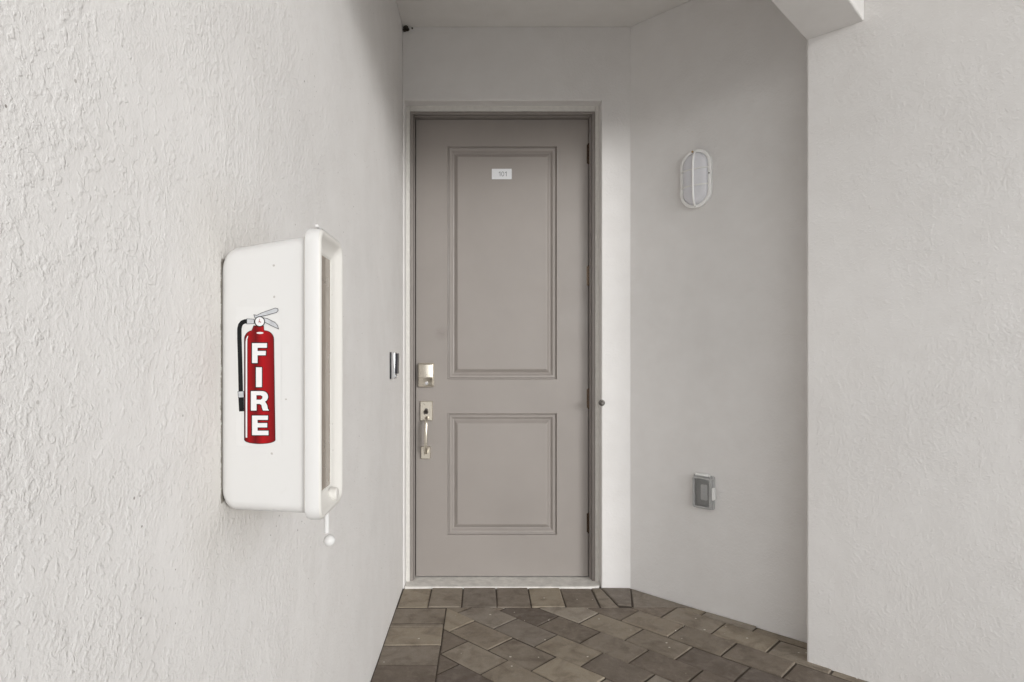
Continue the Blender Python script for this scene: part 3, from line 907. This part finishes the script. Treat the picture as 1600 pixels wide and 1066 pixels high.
for k in range(17):
    t = -1 + 2 * k / 16
    pts.append(L(0, t * (HH - 0.008), 0.035 + 0.033 * (1 - abs(t) ** 5)))
tube(bm, pts, 0.0050, 8)
part('guard_bar', bm, M['white_enamel'], lamp, True)
for zz in (0.040, -0.036):
    bm = bmesh.new(); pts = []
    for k in range(13):
        t = -1 + 2 * k / 12
        pts.append(L(t * (HW - 0.008), zz, 0.035 + 0.030 * (1 - abs(t) ** 3.2)))
    tube(bm, pts, 0.0030, 8)
    part('guard_bar', bm, M['white_enamel'], lamp, True)
M['rust'] = plain('tan_rust', (0.45, 0.30, 0.16), 0.8, var=0.4, scale=200)
bm = bmesh.new(); tube(bm, [L(-0.012, HH - 0.0105, 0.0365), L(-0.012, HH - 0.0105, 0.0415)], 0.0050, 12)
part('screw', bm, M['rust'], lamp, True, 40)
for uu, zz in ((HW - 0.0075, 0.012), (0.0, -HH + 0.0075)):
    bm = bmesh.new(); tube(bm, [L(uu, zz, 0.0365), L(uu, zz, 0.0405)], 0.0032, 12)
    part('screw', bm, M['dark_metal'], lamp, True, 40)

C = at_wall(1101, 768)
out = empty('outdoor_outlet', tuple(C - ZZ * 0.085))
tag(out, 'grey weatherproof outlet with clear cover low on the angled wall', 'outlet')
def rlo(name, u0, z0, secs, mat, cap=False):
    bm = bmesh.new()
    loft(bm, [[L(u0 + a_, z0 + b_, d) for a_, b_ in rrect(hw, hh, r, 5)] for hw, hh, r, d in secs], False, cap)
    bmesh.ops.recalc_face_normals(bm, faces=bm.faces[:])
    return part(name, bm, mat, out, True, 35)
rlo('base_plate', 0, 0, [(.050, .078, .010, .0005), (.050, .078, .010, .011), (.047, .075, .009, .014)], M['grey_plastic'], True)
rlo('receptacle', 0.004, -0.002, [(.016, .036, .006, .014), (.016, .036, .006, .021), (.0145, .0345, .006, .0225)], M['grey_light'], True)
# hollow clear cover with a raised rim
rlo('cover_rim', 0, -0.002, [(.046, .073, .010, .014), (.047, .074, .010, .020), (.0455, .0725, .010, .040), (.043, .070, .009, .046), (.037, .064, .007, .0465), (.034, .061, .006, .041), (.0335, .0605, .006, .030)], M['grey_clear'])
rlo('cover_window', 0, -0.002, [(.0345, .0615, .006, .040), (.0345, .0615, .006, .042)], M['grey_window'], True)
bm = bmesh.new(); tube(bm, [L(-0.034, 0.079, 0.026), L(0.034, 0.079, 0.026)], 0.0065, 12)
part('hinge_barrel', bm, M['grey_light'], out, True, 40)
bm = bmesh.new()
q = [L(0.0475, -0.030, 0.016), L(0.058, -0.028, 0.016), L(0.058, 0.026, 0.016), L(0.0475, 0.028, 0.016)]
q2 = [p + NN * 0.022 for p in q]
loft(bm, [q, q2], True, True); bmesh.ops.recalc_face_normals(bm, faces=bm.faces[:])
bmesh.ops.bevel(bm, geom=bm.edges[:], offset=0.003, segments=2, affect='EDGES')
part('latch', bm, M['grey_light'], out)

# ------------------------------------------------------------------ wasp mud in the ceiling corner
bm = bmesh.new()
for (dx, dz, r) in ((0.018, -0.008, 0.013), (0.026, -0.016, 0.010), (0.012, -0.018, 0.010), (0.050, -0.010, 0.004)):
    bmesh.ops.create_icosphere(bm, subdivisions=2, radius=r, matrix=Matrix.Translation((XL + dx, YB - 0.007, ZC + dz)))
for v in bm.verts: v.co += Vector((random.uniform(-1, 1), random.uniform(-1, 1), random.uniform(-1, 1))) * 0.0018
tag(link('mud_nest', bm, M['mud'], None, True), 'small dark blob of dried mud in the ceiling corner', 'mud nest')
